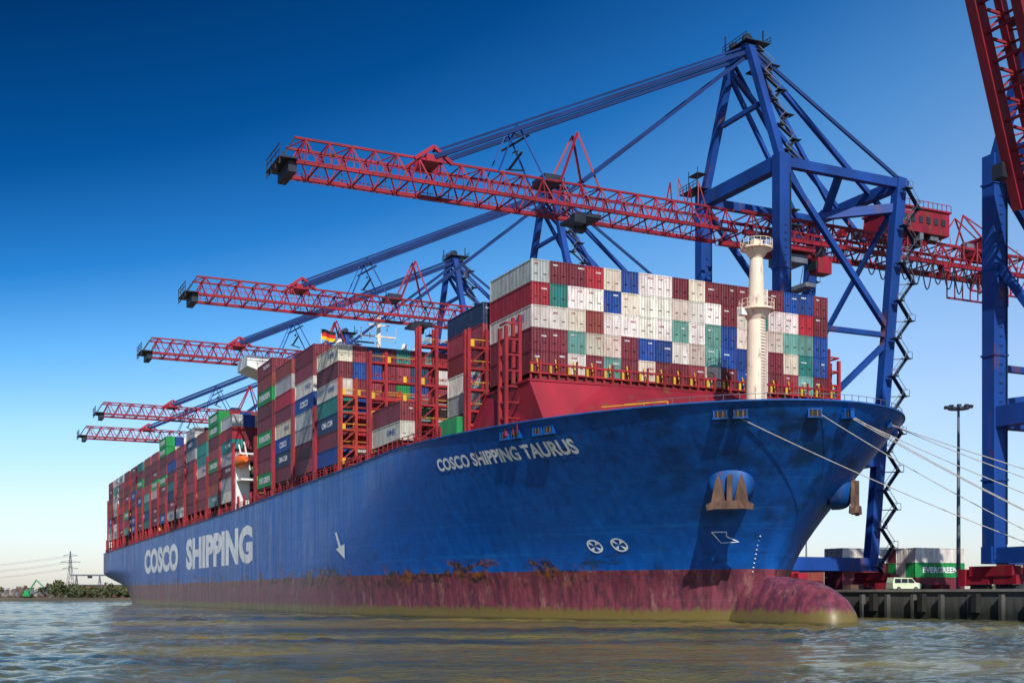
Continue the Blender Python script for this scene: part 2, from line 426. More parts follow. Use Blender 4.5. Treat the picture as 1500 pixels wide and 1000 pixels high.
# ---------------------------------------------------------------- containers
def cont_material():
    m,nt,b=new_mat('container_paint')
    at=N(nt,'ShaderNodeAttribute'); at.attribute_name='Col'
    tc=N(nt,'ShaderNodeTexCoord').outputs['Object']
    n1=noise(nt,1.1,tc,5,stretch=(1,1,0.3)); n2=noise(nt,3.0,tc,6,stretch=(1,1,0.35),rough=0.65)
    n3=noise(nt,5.0,tc,4,stretch=(1,1,0.08))
    c=mixc(nt,ramp(nt,n1,[(0.35,0.0),(0.7,1.0)]),mixc(nt,1.0,at.outputs['Color'],(0.70,0.66,0.64),'MULTIPLY'),at.outputs['Color'])
    c=mixc(nt,ramp(nt,n3,[(0.56,0.0),(0.70,0.45)]),c,(0.16,0.12,0.10))
    c=mixc(nt,ramp(nt,n2,[(0.59,0.0),(0.71,0.7)]),c,(0.14,0.05,0.03))
    L(nt,c,b.inputs['Base Color']); b.inputs['Roughness'].default_value=0.55; b.inputs['Specular IOR Level'].default_value=0.35
    sp=N(nt,'ShaderNodeSeparateXYZ'); L(nt,tc,sp.inputs[0])
    sx=mth(nt,'SINE',mth(nt,'MULTIPLY',sp.outputs[0],2*math.pi/0.40)); sy=mth(nt,'SINE',mth(nt,'MULTIPLY',sp.outputs[1],2*math.pi/0.40))
    bump(nt,b,mth(nt,'ADD',sx,sy),0.6,0.05)
    return m
CM=cont_material()
K={'m':(0.18,0.020,0.038),'r':(0.44,0.016,0.035),'w':(0.78,0.75,0.70),'y':(0.43,0.47,0.48),'b':(0.005,0.06,0.32),'n':(0.012,0.045,0.13),
   't':(0.015,0.24,0.22),'g':(0.005,0.33,0.08),'s':(0.15,0.37,0.34),'k':(0.30,0.060,0.045),'p':(0.29,0.042,0.065)}
pal='mmmmmmmppppkkkwwwwwyybbbbnnrrttsgs'
def boxes_template(dx,dy,dz):
    t=MB(); r=0.06
    t.box((0,0,0),(dx-2*r,dy-2*r,dz-2*r),None)
    for i in (-1,1):
        for j in (-1,1):
            t.box((i*(dx/2-.1),j*(dy/2-.1),0),(.2,.2,dz),None)
            t.box((0,j*(dy/2-.07),i*(dz/2-.07)),(dx-.4,.14,.14),None)
            t.box((i*(dx/2-.07),0,j*(dz/2-.07)),(.14,dy-.4,.14),None)
    return t.v,t.f
CW,CH,CL=2.42,2.70,12.19
TV,TF=boxes_template(CL,CW,CH); TV=np.array(TV)
def add_cont(mb,x,y,z,key,detail):
    c=K[key]; f=random.uniform(0.72,1.2); g=random.uniform(0.92,1.08)
    if key=='w' and random.random()<0.22: c=(0.68,0.60,0.50)
    col=(min(1,c[0]*f),min(1,c[1]*f*g),min(1,c[2]*f))
    if detail: mb.add((TV+np.array((x,y,z))).tolist(),TF,CM,col)
    else: mb.box((x,y,z),(CL,CW,CH),CM,col)
def end_doors(mb,x,y,z,key):
    c=K[key]; dk=tuple(v*0.5 for v in c)
    for dy in (-0.85,-0.35,0.35,0.85): mb.box((x,y+dy,z),(0.05,0.055,CH-0.35),CM,tuple(min(1,v*0.75+0.04) for v in c))
    mb.box((x,y,z),(0.03,0.05,CH-0.3),CM,dk)
    for dy in (-0.6,0.6): mb.box((x+0.03,y+dy,z-0.35),(0.05,0.42,0.07),CM,dk)
def text_on(mb,txt,plane,org,w,h,mat,bold=0.03):
    vs,fs,_=text_geo(txt,bold); out=[]
    for x,y in vs:
        if plane=='side': out.append((org[0]+x*w,org[1],org[2]+y*h))
        else: out.append((org[0],org[1]+x*w,org[2]+y*h))
    mb.add(out,fs,mat)
pitch=2.51
def cols(n): return [(-(n-1)/2+i)*pitch for i in range(n)]
front=["ymmrwbwwmwmmmwmbbm",
       "rtwwbwwwwwwmwtwwrm",
       "wwwkwwwwswsbwwwssb",
       "mmswwmbbwwsbbwmwtb",
       "mmwmsmwmmpwmbwmpsm"]
cargo=MB(); logos=MB()
logoR=paint('logo_red',(0.35,0.03,0.06),0.5,0.1,1); logoB=paint('logo_blue',(0.01,0.08,0.3),0.5,0.1,1)
def bay(a0,n,base,tiers,explicit=None,detailcols=3,logo=True,door=False,side=None):
    ys=cols(n); xc=-(a0+CL/2)
    for i,y in enumerate(ys):
        T=tiers(i) if callable(tiers) else tiers
        for k in range(T):
            key=explicit[T-1-k][i] if explicit else random.choice(pal)
            if i==0 and not explicit and random.random()<0.3: key=random.choice('mmpwk')
            if side and i==0 and T-1-k<len(side): key=side[T-1-k]
            z=base+CH/2+k*(CH+0.05)
            det=(i<detailcols) or explicit is not None or k>=T-2
            add_cont(cargo,xc,y,z,key,det)
            xf=-a0+0.0
            if door or explicit or (k>=T-2 and a0<140): end_doors(cargo,xf-0.02,y,z,key)
            if (explicit or (a0<60)) and random.random()<0.7:
                mt=logoR if key in 'wy' else M['letter']
                text_on(logos,random.choice(['ONE','CAI','TEX','NYK','MSC','KKK']),'front',(xf+0.04,y+0.1 if random.random()<.5 else y-0.8,z+random.choice([0.5,0.75,0.3])),random.uniform(0.5,0.9),0.2,mt)
            if i==0 and logo:
                yy=y-CW/2-0.03
                r=random.random()
                if key=='g': text_on(logos,'EVERGREEN','side',(xc-4.2,yy,z-0.6),8.4,1.2,M['letter'])
                elif key in 'yb' and r<0.7 and a0>35: text_on(logos,'COSCO','side',(xc-2.5,yy,z-0.55),5,1.1,M['letter'] if key!='y' else logoB)
                elif key=='n' and r<0.8 and a0>50: text_on(logos,'CMA CGM','side',(xc-3.0,yy,z-0.5),6,1.0,M['letter'])
                elif key=='w' and r<0.7: text_on(logos,random.choice(['CMA CGM','ONE','COSCO']),'side',(xc+0.5,yy,z-0.2),3.6,0.7,logoB)
                elif key in 'tsm' and r<0.3 and a0>50: text_on(logos,random.choice(['CHINA SHIPPING','K LINE','TRITON']),'side',(xc-1,yy,z-0.1),5.0,0.7,M['letter'])
bay(30.5,18,30.0,5,front)
bay(44.9,18,25.2,lambda i:6 if i<16 else 5,side='nppwym')
bay(59.2,23,24.9,lambda i:(2 if i<4 else 6 if i>8 else 3),side='pw')
bay(73.4,23,24.9,lambda i:(0 if i<3 else 1 if i<9 else 2 if i<14 else 5))
bay(88.4,23,24.6,7,door=True,side='wmwtnmb')
bay(102.6,23,24.6,lambda i:8 if i!=2 else 7,side='mpwbyymp')
bay(117.0,23,24.6,8,side='kyrmwbnm')
bay(131.4,23,24.6,lambda i:9 if i<6 else 8,side='mkgmmgmpg')
A=[167,181.4,195.8,211,225.4,240,254.4,269.5,284,300,314.5,331,345.4,361,375.5]
Tn=[7,8,8,8,8,8,9,8,8,8,8,8,8,8,8]
for bi,(a0,t) in enumerate(zip(A,Tn)):
    off=[random.choice([0,0,0,0,-1]) for _ in range(6)]
    sd_='ggmpgm' if bi in (1,6) else None
    bay(a0,23,24.0,lambda i,t=t,off=off:max(2,t+off[i//4]),side=sd_)
cargo.obj('container_cargo',ship,color=True); logos.obj('container_lettering',ship)

# ---------------------------------------------------------------- lashing bridges
mb=MB()
def lashing(a,wid,z0,z1,mat,full=True):
    ys=[-wid,-wid+2.5]+[-wid+2.5+7.5*i for i in range(1,int((2*wid-2.5)/7.5)+1)]+[wid]
    for dx in (-0.55,0.55):
        for y in ys: mb.beam((-a+dx,y,z0),(-a+dx,y,z1+(1.6 if y in (ys[0],ys[1]) else 0)),0.42,0.42,mat)
    z=z0+2.2
    while z<=z1+0.1:
        for dx in (-0.55,0.55): mb.beam((-a+dx,-wid,z),(-a+dx,wid,z),0.28,0.3,mat)
        mb.box((-a,0,z-0.12),(1.1,2*wid,0.08),mat)
        for dx in (-0.6,0.6): mb.beam((-a+dx,-wid,z+1.0),(-a+dx,wid,z+1.0),0.08,0.08,M['yellow'] if random.random()<.4 else mat)
        for k in range(int(2*wid/2.5)):
            y=-wid+k*2.51; mb.beam((-a+0.6,y,z),(-a+0.6,y,z+1.0),0.09,0.09,mat)
            if random.random()<0.25: mb.box((-a+0.7,y+0.4,z+0.5),(0.25,0.5,0.9),M['yellow'])
        z+=2.75
    for i in range(int((z1-z0)/2.75)):
        zz=z0+2.2+i*2.75; mb.beam((-a+0.6,-wid,zz-2.2),(-a+0.6,-wid+2.5,zz),0.16,0.16,mat)
        mb.beam((-a-0.55,-wid,zz),(-a+0.55,-wid,zz-2.2),0.16,0.16,mat)
lashing(43.9,25.2,22,36,M['lash_red']); lashing(58.2,26.5,22,39.0,M['lash_red']); lashing(72.5,28.9,22,38,M['lash_red'])
lashing(87.0,28.9,22,36.5,M['orange'])
for a in (101.6,115.9,130.3,145.0): lashing(a,28.9,21.5,34,M['lash_red'])
for i,a in enumerate(A): lashing(a-1.1,28.9,20,35,M['lash_red'])
lashing(389.5,28.9,19,38,M['lash_red'])
mb.obj('lashing_bridges',ship)
mb=MB()
for a in range(46,398,2):
    z=zdeck(a); y=-(hw(a,z)-0.35)
    mb.beam((-a,y,z-0.2),(-a,y,z+1.5),0.14,0.14,M['lash_red'])
    if a%6==0: mb.beam((-a,y+0.3,z-1),(-a,y+0.3,24.6),0.4,0.4,M['lash_red'])
    if a<396:
        z2=zdeck(a+2); y2=-(hw(a+2,z2)-0.35)
        for d in (0.5,1.0,1.5): mb.beam((-a,y,z+d),(-a-2,y2,z2+d),0.09,0.09,M['lash_red'])
for a0 in [59.2,73.4,88.4,102.6,117,131.4]+A:
    mb.box((-(a0+6.1),0,22.4),(12.6,53,3.6),M['deck']); mb.box((-(a0+6.1),0,24.35),(12.3,57.2,0.3),M['lash_red'])
mb.box((-(30.5+6.1),0,26.0),(12,44,7.6),M['deck']); mb.box((-(45+6.1),0,23.6),(12,44,2.8),M['deck'])
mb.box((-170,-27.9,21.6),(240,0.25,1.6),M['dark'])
mb.box((-49,-24.9,25.0),(6,1.8,3.2),M['green'])
mb.obj('deck_coamings_and_rails',ship)
# superstructure
mb=MB()
mb.box((-154.5,0,35.5),(14,46,29),M['white'])
for k in range(8):
    z=27+k*2.9
    for i in range(14): mb.box((-147.45,-20+i*3,z),(0.12,1.0,0.9),M['glass'])
    mb.box((-154.5,0,z-1.4),(14.6,46.6,0.15),M['white'])
mb.box((-152,0,51.3),(9,57,0.8),M['white']); mb.box((-152,0,52.9),(8,30,2.4),M['white']); mb.box((-147.95,0,53.0),(0.1,29,1.3),M['glass'])
for sg in (-1,1):
    y0,y1=sg*18,sg*30
    vs=[(-156.5,y0,46.5),(-147.5,y0,46.5),(-147.5,y1,50.4),(-156.5,y1,50.4),(-156.5,y0,52.6),(-147.5,y0,52.6),(-147.5,y1,52.6),(-156.5,y1,52.6)]
    mb.add(vs,BOXF,M['white'])
    mb.box((-163.0,sg*27.5,26),(1.0,3,16),M['white'])
    mb.box((-160.3,sg*27.6,33.5),(5,3,0.4),M['white']); mb.box((-160.3,sg*27.6,28),(4.5,2.6,0.4),M['white'])
mb.beam((-152,0,54),(-152,0,64.5),0.7,0.7,M['cream']); mb.beam((-152,-4,60),(-152,4,60),0.3,0.3,M['cream']); mb.beam((-152,-2.5,62.5),(-152,2.5,62.5),0.25,0.25,M['cream'])
for y in (-4,-2,2,4): mb.beam((-152,y,59),(-152,y,62),0.15,0.15,M['yellow'])
mb.beam((-152,-5,58.5),(-152,-1,58.5),0.4,0.3,M['dark'])
for y in (-9,9,6): mb.cyl((-152,y,54),(-152,y,57.5),0.15,0.1,M['white'],8); mb.cyl((-152,y,57.2),(-152,y,58.8),0.9,0.5,M['white'],12)
mb.beam((-152,-13,54),(-152,-13,60.5),0.12,0.12,M['white'])
for i,mt in enumerate((M['fl_gold'],M['fl_red'],M['rubber'])):
    n_=8; vs=[]
    for j in range(n_+1):
        for d in (0,0.75): vs.append((-152+0.35*math.sin(j*0.9),-13+0.15+j*0.38,58.2+i*0.75+d-0.05*j))
    mb.add(vs,[(2*j,2*j+2,2*j+3,2*j+1) for j in range(n_)],mt)
mb.obj('bridge_superstructure',ship)
mb=MB()
for i in range(10):
    t0,t1=i/10,(i+1)/10
    r=lambda t:1.45*math.sin(math.pi*min(max(t,0.02),0.98))**0.4
    mb.cyl((-164.2+8*t0,-28.3,32),(-164.2+8*t1,-28.3,32),r(t0),r(t1),M['lifeorange'],14)
mb.box((-161.0,-28.3,33.4),(2.2,1.6,1.0),M['lifeorange'])
for x in (-163,-158): mb.beam((x,-27,30),(x,-28.3,36),0.3,0.3,M['white'])
mb.obj('lifeboat',ship)
mb=MB()
mb.box((-296.5,0,36),(2.6,20,32),M['white']); mb.box((-395,-10,30),(3,20,18),M['steel'])
mb.obj('funnel_casing',ship)

# ---------------------------------------------------------------- cranes
def truss(mb,p0,p1,hwb,hwt,h,n,ch,wb,mat):
    p0=Vector(p0); p1=Vector(p1); d=(p1-p0); u=d.normalized(); xl=Vector((1,0,0)); up=xl.cross(u).normalized()
    if up.z<0 or (abs(up.z)<0.5 and up.y>0): up=-up
    def pt(t,s,top): return p0+d*t+xl*(s*(hwt if top else hwb))+up*(h if top else 0)
    for s in (-1,1):
        mb.beam(pt(0,s,0),pt(1,s,0),ch,ch*1.3,mat); mb.beam(pt(0,s,1),pt(1,s,1),ch*0.75,ch*0.75,mat)
    for i in range(n):
        t0,t1=i/n,(i+1)/n; tm=(t0+t1)/2
        for s in (-1,1):
            mb.beam(pt(t0,s,0),pt(tm,s,1),wb,wb,mat); mb.beam(pt(tm,s,1),pt(t1,s,0),wb,wb,mat); mb.beam(pt(tm,s,0),pt(tm,s,1),wb*0.6,wb*0.6,mat)
        mb.beam(pt(t0,-1,0),pt(t0,1,0),wb,wb,mat); mb.beam(pt(tm,-1,1),pt(tm,1,1),wb*.8,wb*.8,mat)
        if i%2: mb.beam(pt(t0,-1,1),pt(tm,1,1),wb*.7,wb*.7,mat); mb.beam(pt(tm,1,1),pt(t1,-1,1),wb*.7,wb*.7,mat)
def crane(a0,zb,raised=False,detail=True,lean=5.5,dza=29.5):
    e=empty('ship_to_shore_crane',W(a0,-36,0),ROT)
    bl,rd,gr=MB(),MB(),MB(); B_=M['crane_blue']; R_=M['crane_red']; G_=M['dark']; T_=M['stay_blue']
    q=3.7; zt=zb+8; za=zb+dza
    for sx in (-11,11):
        bl.beam((sx,0,q+4),(sx,0,zt+1.2),2.0,2.3,B_)
        bl.beam((sx,18.5,q+4),(sx,25,zt+1.0),1.6,1.9,B_)
        bl.beam((sx,0.8,zt),(sx,26.5,zt),1.2,1.5,B_)
        bl.beam((sx,0.8,zt-26),(sx,22.5,zt-26),0.8,0.8,B_)
        bl.beam((sx,0.8,26),(sx,20,26),1.8,2.6,B_)
        bl.beam((sx,-1.5,q+4.6),(sx,20.5,q+4.6),1.7,2.2,B_)
        bl.beam((sx,0.5,zt-1),(sx,22.8,zt-25.5),0.9,0.9,B_)
        bl.beam((sx,22.3,zt-27),(sx,0.8,28),0.9,0.9,B_)
        bl.beam((sx,0,zt),(sx*0.25,0,za),1.25,1.25,B_)
        bl.beam((sx*0.25,0.5,za),(sx,25,zt+0.8),0.5,0.5,T_)
        bl.beam((sx*0.3,0.5,za-1.5),(sx*0.4,31,zb+3),0.75,0.75,B_)
        bl.beam((sx*0.3,0.4,za-2.5),(sx*0.4,17,zb+3),0.65,0.65,B_)
        bl.beam((sx,12,zt),(sx*0.45,14,zb+3),1.1,1.1,B_); bl.beam((sx,25,zt-4),(sx*0.45,13,zb+2.8),1.2,1.5,B_)
        for zf in (18,34,45,56): 
            if zf<zt: bl.box((sx,0,zf),(2.3,2.55,0.25),B_)
        for k in range(30):
            z=28+k*1.2
            if z<zt: gr.beam((sx+1.15,-0.3,z),(sx+1.15,0.3,z),0.06,0.06,G_)
        gr.beam((sx+1.2,0.9,q+6),(sx+1.2,0.9,zt-2),0.14,0.14,G_)
        for y in (0,19):
            rd.box((sx,y,q+2.6),(7,1.6,1.3),R_)
            for dx in (-2.2,2.2):
                rd.box((sx+dx,y,q+1.5),(3.6,1.3,1.2),R_)
                for w in (-1.2,-.4,.4,1.2): rd.cyl((sx+dx+w,y-.35,q+0.42),(sx+dx+w,y+.35,q+0.42),0.38,0.38,M['rubber'],12)
            rd.box((sx+4.7*(1 if sx>0 else -1),y,q+1.8),(1.2,1.8,2.2),R_)
    for y,z,w,h in ((0,zt,1.8,2.3),(25,zt,1.5,1.8),(0,26,1.8,2.6),(19.3,26,1.6,2.4),(0,q+4.6,1.6,2.0),(18.7,q+4.6,1.6,2.0)):
        bl.beam((-11,y,z),(11,y,z),w,h,B_)
    bl.beam((-11,0,zb-4),(4,0,26.5),0.9,0.9,B_); bl.beam((11,25,zt-2),(-11,21.5,zt-30),0.7,0.7,B_)
    bl.beam((-3.2,0,za),(3.2,0,za),1.3,1.3,B_); bl.beam((-5.2,0,za-10),(5.2,0,za-10),0.7,0.7,B_)
    bl.box((0,0.5,za+0.8),(5,2.6,0.8),B_)
    gr.box((0,1.2,za+1.5),(6.8,5.0,0.16),G_)
    for i in range(8):
        for sy in (-1.3,3.7): gr.beam((-3.4+i*.97,sy,za+1.5),(-3.4+i*.97,sy,za+2.6),0.08,0.08,G_)
    for sy in (-1.3,3.7):
        for d in (2.05,2.6): gr.beam((-3.4,sy,za+d),(3.4,sy,za+d),0.08,0.08,G_)
    for sx in (-1.8,1.8): gr.cyl((sx-0.3,0,za+2.2),(sx+0.3,0,za+2.2),0.9,0.9,G_,14)
    gr.beam((-3.0,-1,za+1.5),(-3.0,-1,za+4.4),0.2,0.2,G_); gr.beam((2.2,3,za+1.5),(2.2,3,za+4.0),0.2,0.2,G_)
    gr.box((1.5,3.0,za-2.4),(4.5,3.0,0.15),G_)
    truss(rd,(0,-2,zb-1.5),(0,66,zb-1.5),3.4,3.0,3.6,16,0.6,0.24,R_)
    for sx in (-1,1):
        for dz in (0,1.1): gr.beam((sx*4.5,-2,zb-1.6+dz),(sx*4.5,66,zb-1.6+dz),0.12,0.12,R_)
        for i in range(34): gr.beam((sx*4.5,-2+i*2,zb-1.6),(sx*4.5,-2+i*2,zb-0.5),0.09,0.09,R_)
    rd.box((0,37,zb+5.2),(9,12,4.2),R_); rd.box((0,37,zb+7.4),(9.6,12.6,0.3),R_)
    for i in range(6): rd.box((4.55,32.5+i*1.8,zb+5.4),(0.15,0.9,1.2),M['dark'])
    for i in range(12): gr.beam((4.8,31+i*1.1,zb+7.5),(4.8,31+i*1.1,zb+8.6),0.1,0.1,R_)
    gr.beam((4.8,31,zb+8.6),(4.8,43,zb+8.6),0.1,0.1,R_)
    rd.box((0,56,zb+3.6),(6,5,3),R_); rd.beam((-3,50,zb-5.5),(-3,66,zb-5.5),0.3,0.3,R_); rd.beam((3,50,zb-5.5),(3,66,zb-5.5),0.3,0.3,R_)
    for i in range(14):
        y=16+i*3.4; rd.beam((4.5,y,zb-1.6),(3.3,y+1.2,zb+3.4),0.15,0.15,R_); rd.beam((-4.5,y,zb-1.6),(-3.3,y+1.2,zb+3.4),0.15,0.15,R_)
        rd.box((random.uniform(-2,4),y,zb+random.choice([-2.2,2.6])),(random.uniform(.8,2),random.uniform(.8,2),random.uniform(.8,1.6)),random.choice([R_,R_,M['steel']]))
    for s in (-1,1):
        rd.beam((s*3,46,zb+2),(s*1,50,zb+9),0.25,0.25,R_); rd.beam((s*3,56,zb+2),(s*1,50,zb+9),0.25,0.25,R_); rd.beam((s*1,50,zb+9),(s*2.5,64,zb+2.4),0.18,0.18,R_)
    for i in range(9):
        for sx in (-3,3): rd.beam((sx,50+i*2,zb-5.5),(sx,50+i*2,zb-1.8),0.18,0.18,R_); 
        rd.beam((3,50+i*2,zb-5.5),(3,52+i*2 if i<8 else 66,zb-1.8),0.15,0.15,R_)
    for k in range(12):
        y0=24+k*2.6; prev=None
        for j in range(9):
            t=j/8; p=(3.8,y0+t*2.6,zb-2-(1-(2*t-1)**2)*(3.6+0.6*(k%3)))
            if prev: gr.beam(prev,p,0.16,0.16,G_)
            prev=p
    ty=10
    rd.box((0,ty,zb-2.7),(7,6,0.9),R_); gr.box((0,ty,zb-4.2),(5,4.5,1.4),M['steel']); rd.box((2.5,ty+5,zb-5.2),(2.4,3,2.6),R_); gr.box((2.5,ty+3.4,zb-5.2),(2.0,0.4,1.6),M['glass'])
    for sx in (-2,2):
        for sy in (-2,2): gr.beam((sx,ty+sy,zb-4),(sx*.8,ty+sy*.6,zb-9),0.08,0.08,G_)
    gr.box((0,ty,zb-9.6),(12.2,2.2,0.7),M['steel'])
    Lb=77
    if not raised:
        tip=(0,-2-Lb+1,zb-1.5)
        truss(rd,(0,-3,zb-1.5),tip,3.2,2.2,3.7,22,0.42,0.19,R_)
        for sx in (-1,1):
            for dz in (0,1.1): gr.beam((sx*4.1,-3,zb-1.6+dz),(sx*4.1,tip[1],zb-1.6+dz),0.09,0.09,R_)
            for i in range(38): gr.beam((sx*4.1,-3-i*2,zb-1.6),(sx*4.1,-3-i*2,zb-0.5),0.07,0.07,R_)
            gr.beam((sx*2.2,-1,za-0.5),(sx*2.6,-57,zb+2.6),0.6,0.65,T_)
            gr.beam((sx*1.3,-1,za+0.6),(sx*2.0,-57,zb+3.6),0.3,0.3,T_)
            gr.beam((sx*2.2,-1,za-1.5),(sx*2.6,-32,zb+2.6),0.5,0.5,T_)
            rd.beam((sx*2.6,-36,zb+2),(sx*0.8,-32,zb+11),0.3,0.3,R_); rd.beam((sx*2.6,-29,zb+2),(sx*0.8,-32,zb+11),0.3,0.3,R_)
            gr.beam((sx*2.4,-46.5,zb+2),(sx*1.8,-43,zb+10.3),0.2,0.2,B_); gr.beam((sx*2.4,-38.5,zb+2),(sx*1.8,-43,zb+10.3),0.2,0.2,B_)
            rd.beam((sx*2.4,-60,zb+2),(sx*2.4,-57,zb+4.2),0.5,0.5,R_); rd.beam((sx*2.4,-54,zb+2),(sx*2.4,-57,zb+4.2),0.5,0.5,R_)
            for y in (-14,-10):
                rd.beam((sx*2,y,zb+2),(sx*1.2,y+0.6,zb+6.5),0.18,0.18,R_); rd.beam((sx*2,y+1.6,zb+2),(sx*1.2,y+0.6,zb+6.5),0.18,0.18,R_)
        for k in range(5): gr.beam((-2.2 if k%2 else 2.2,-43-0.6*k+1,zb+3+k*1.4),(2.2 if k%2 else -2.2,-43+0.6*k,zb+4.4+k*1.4),0.35,0.2,G_)
        rd.box((0,-57,zb+2.4),(5.5,2.5,1.0),R_)
        gr.box((0,tip[1]-1.2,zb-1.2),(7.5,2.6,0.2),G_); gr.box((0,tip[1]-0.4,zb-2.1),(6.0,1.2,1.6),G_)
        for sx in (-3.6,-1.2,1.2,3.6): gr.beam((sx,tip[1]-2.4,zb-2.2),(sx,tip[1]-2.4,zb+0.7),0.14,0.14,G_)
        for dz in (-1.2,-0.2,0.6): gr.beam((-3.7,tip[1]-2.4,zb+dz),(3.7,tip[1]-2.4,zb+dz),0.1,0.1,G_)
        for sx in (-3,3): gr.beam((sx,tip[1],zb+2),(sx,tip[1]-2.4,zb-2),0.2,0.2,G_)
        rd.box((0,-31,zb-2.6),(6.4,4,0.5),G_); gr.box((2.8,-33,zb-3.4),(1.6,2.0,1.4),G_); gr.box((-2,-30,zb-3.2),(1.6,1.6,1.0),G_)
        rd.box((0,-37,zb+2.6),(4.5,3,1.2),G_)
    else:
        hy=-4.2; tip=(0,hy-lean*4.3,zb+72)
        truss(rd,(0,hy,zb-0.5),tip,3.0,2.2,3.2,22,1.3,0.3,R_)
        for i in range(24):
            t=i/24; p=Vector((3.9,hy,zb)).lerp(Vector((3.9,tip[1],tip[2])),t); rd.beam(p,p+Vector((0,1.0,1.2)),0.12,0.12,R_)
        gr.box((0,hy-3,zb+21),(5,2.0,0.15),G_); gr.box((-4,hy-2.2,zb+4),(1.6,1.6,1.8),G_)
    def legy(z): return 18.5+6.5*(z-q-4)/(zt-q-4)
    for s_ in (11,-11):
        sxx=s_+(1.9 if s_>0 else -1.9); z=q+1; k=0
        while z<zt-3:
            y0=legy(z)+0.3
            ya,yb=(y0,y0+2.7) if k%2 else (y0+2.7,y0)
            gr.beam((sxx,ya,z),(sxx,yb,z+3.2),0.8,0.14,M['dark'])
            for o_ in (-.4,.4): gr.beam((sxx+o_,ya,z+1.0),(sxx+o_,yb,z+4.2),0.07,0.07,M['steel'])
            gr.box((sxx,yb,z+3.2),(1.4,1.5,0.12),M['dark'])
            for d in (-.75,.75): gr.beam((sxx+.6,yb+d,z+3.2),(sxx+.6,yb+d,z+4.3),0.07,0.07,M['steel'])
            gr.beam((sxx+.6,yb-.75,z+4.3),(sxx+.6,yb+.75,z+4.3),0.07,0.07,M['steel'])
            gr.beam((s_,legy(z)+0.5,z+3.2),(sxx,yb,z+3.2),0.15,0.15,M['steel'])
            z+=3.2; k+=1
        if not detail: break
    for k in range(9):
        t0=k/9; x=11+(2.75-11)*t0; z=zt+(za-zt)*t0; x1=11+(2.75-11)*(k+1)/9; z1=zt+(za-zt)*(k+1)/9
        ya,yb=(1.6,4.2) if k%2 else (4.2,1.6)
        gr.beam((x,ya,z),(x1,yb,z1),0.8,0.16,G_); gr.beam((x,ya,z+1.1),(x1,yb,z1+1.1),0.09,0.09,M['steel'])
        gr.box((x1,yb,z1),(1.4,1.6,0.12),G_)
    for (x,y,z) in () if raised else ((-11,-2.0,zt+1.5),(9,2.4,zb-2)):
        gr.box((x,y,z),(5.5,2.6,0.15),G_)
        gr.box((x+1,y,z+2.6),(3.0,2.0,0.1),G_)
        for sx2 in (-.4,2.4): gr.beam((x+sx2,y-.9,z),(x+sx2,y-.9,z+3.6),0.1,0.1,G_)
        for i in range(6): gr.beam((x-2.6+i*1.04,y-1.3,z),(x-2.6+i*1.04,y-1.3,z+1.2),0.09,0.09,G_)
        for d in (.6,1.2): gr.beam((x-2.6,y-1.3,z+d),(x+2.6,y-1.3,z+d),0.09,0.09,G_)
    bl.obj('portal_frame',e); rd.obj('boom_and_bogies',e); gr.obj('stays_and_walkways',e)
    return e
crane(68.6,65.2)
crane(140.5,63.0); crane(197,62.0); crane(292,60.5,detail=False); crane(342,59.5,detail=False)
crane(3.2,50.5,raised=True)

# ---------------------------------------------------------------- quay
def quay_mat():
    m,nt,b=new_mat('quay_wall')
    tc=N(nt,'ShaderNodeTexCoord').outputs['Object']; sp=N(nt,'ShaderNodeSeparateXYZ'); L(nt,tc,sp.inputs[0])
    n1=noise(nt,0.8,tc,6,stretch=(1,1,0.25)); 
    c=mixc(nt,n1,(0.04,0.04,0.042),(0.13,0.125,0.115))
    low=ramp(nt,mth(nt,'ADD',mth(nt,'MULTIPLY',sp.outputs[2],0.25),mth(nt,'MULTIPLY',n1,0.3)),[(0.3,1.0),(0.75,0.0)])
    c=mixc(nt,low,c,(0.02,0.023,0.018)); L(nt,c,b.inputs['Base Color']); b.inputs['Roughness'].default_value=0.85
    bump(nt,b,n1,0.6,0.2); return m
QM=quay_mat()
qe=empty('quay',W(0,0,0),ROT)
mb=MB()
mb.box((-270,283,0.85),(900,500,5.68),QM)
for i in range(110): mb.box((175-i*5,32.7,1.2),(0.5,0.7,4.2),QM)
for i in range(60): mb.box((172-i*9.3,32.5,2.2),(0.9,0.8,2.4),M['rubber'])
mb.box((-270,33.1,3.82),(900,0.7,0.35),M['concrete'])
mb.obj('quay_wall',qe)
gp=MB(); gp.add([(180,33.5,3.70),(180,533,3.70),(-719,533,3.70),(-719,33.5,3.70)],[(0,1,2,3)],paint('quay_paving',(0.16,0.155,0.145),0.85,0.3,0.08)); gp.obj('quay_paving',qe)
mb=MB()
for yy in (36,54.7): 
    for d in (-.1,.1): mb.beam((170,yy+d,3.78),(-600,yy+d,3.78),0.1,0.12,M['rust'])
mb.obj('crane_rails',qe)
for xb in (9,14,24,33,40): 
    mb=MB(); mb.cyl((0,0,3.7),(0,0,4.2),0.25,0.22,M['dark'],12); mb.cyl((0,0,4.2),(0,0,4.4),0.42,0.42,M['dark'],12); mb.cyl((0,0,3.7),(0,0,3.8),0.5,0.5,M['dark'],12)
    mb.obj('mooring_bollard',None,W(-xb,-34.3,0),ROT)
def rope(p,q,sag):
    cu=bpy.data.curves.new('mooring_line','CURVE'); cu.dimensions='3D'; cu.bevel_depth=0.05; cu.bevel_resolution=2
    sp=cu.splines.new('POLY'); n=28; sp.points.add(n-1)
    p=Vector(p); q=Vector(q)
    for i in range(n):
        t=i/(n-1); c=p.lerp(q,t); c.z-=sag*4*t*(1-t); sp.points[i].co=(*c,1)
    cu.materials.append(M['rope']); o=bpy.data.objects.new('mooring_line',cu); scene.collection.objects.link(o)
def HP(a,side,z=22.2): return W(a,side*(hw(a,z)+0.3),z)
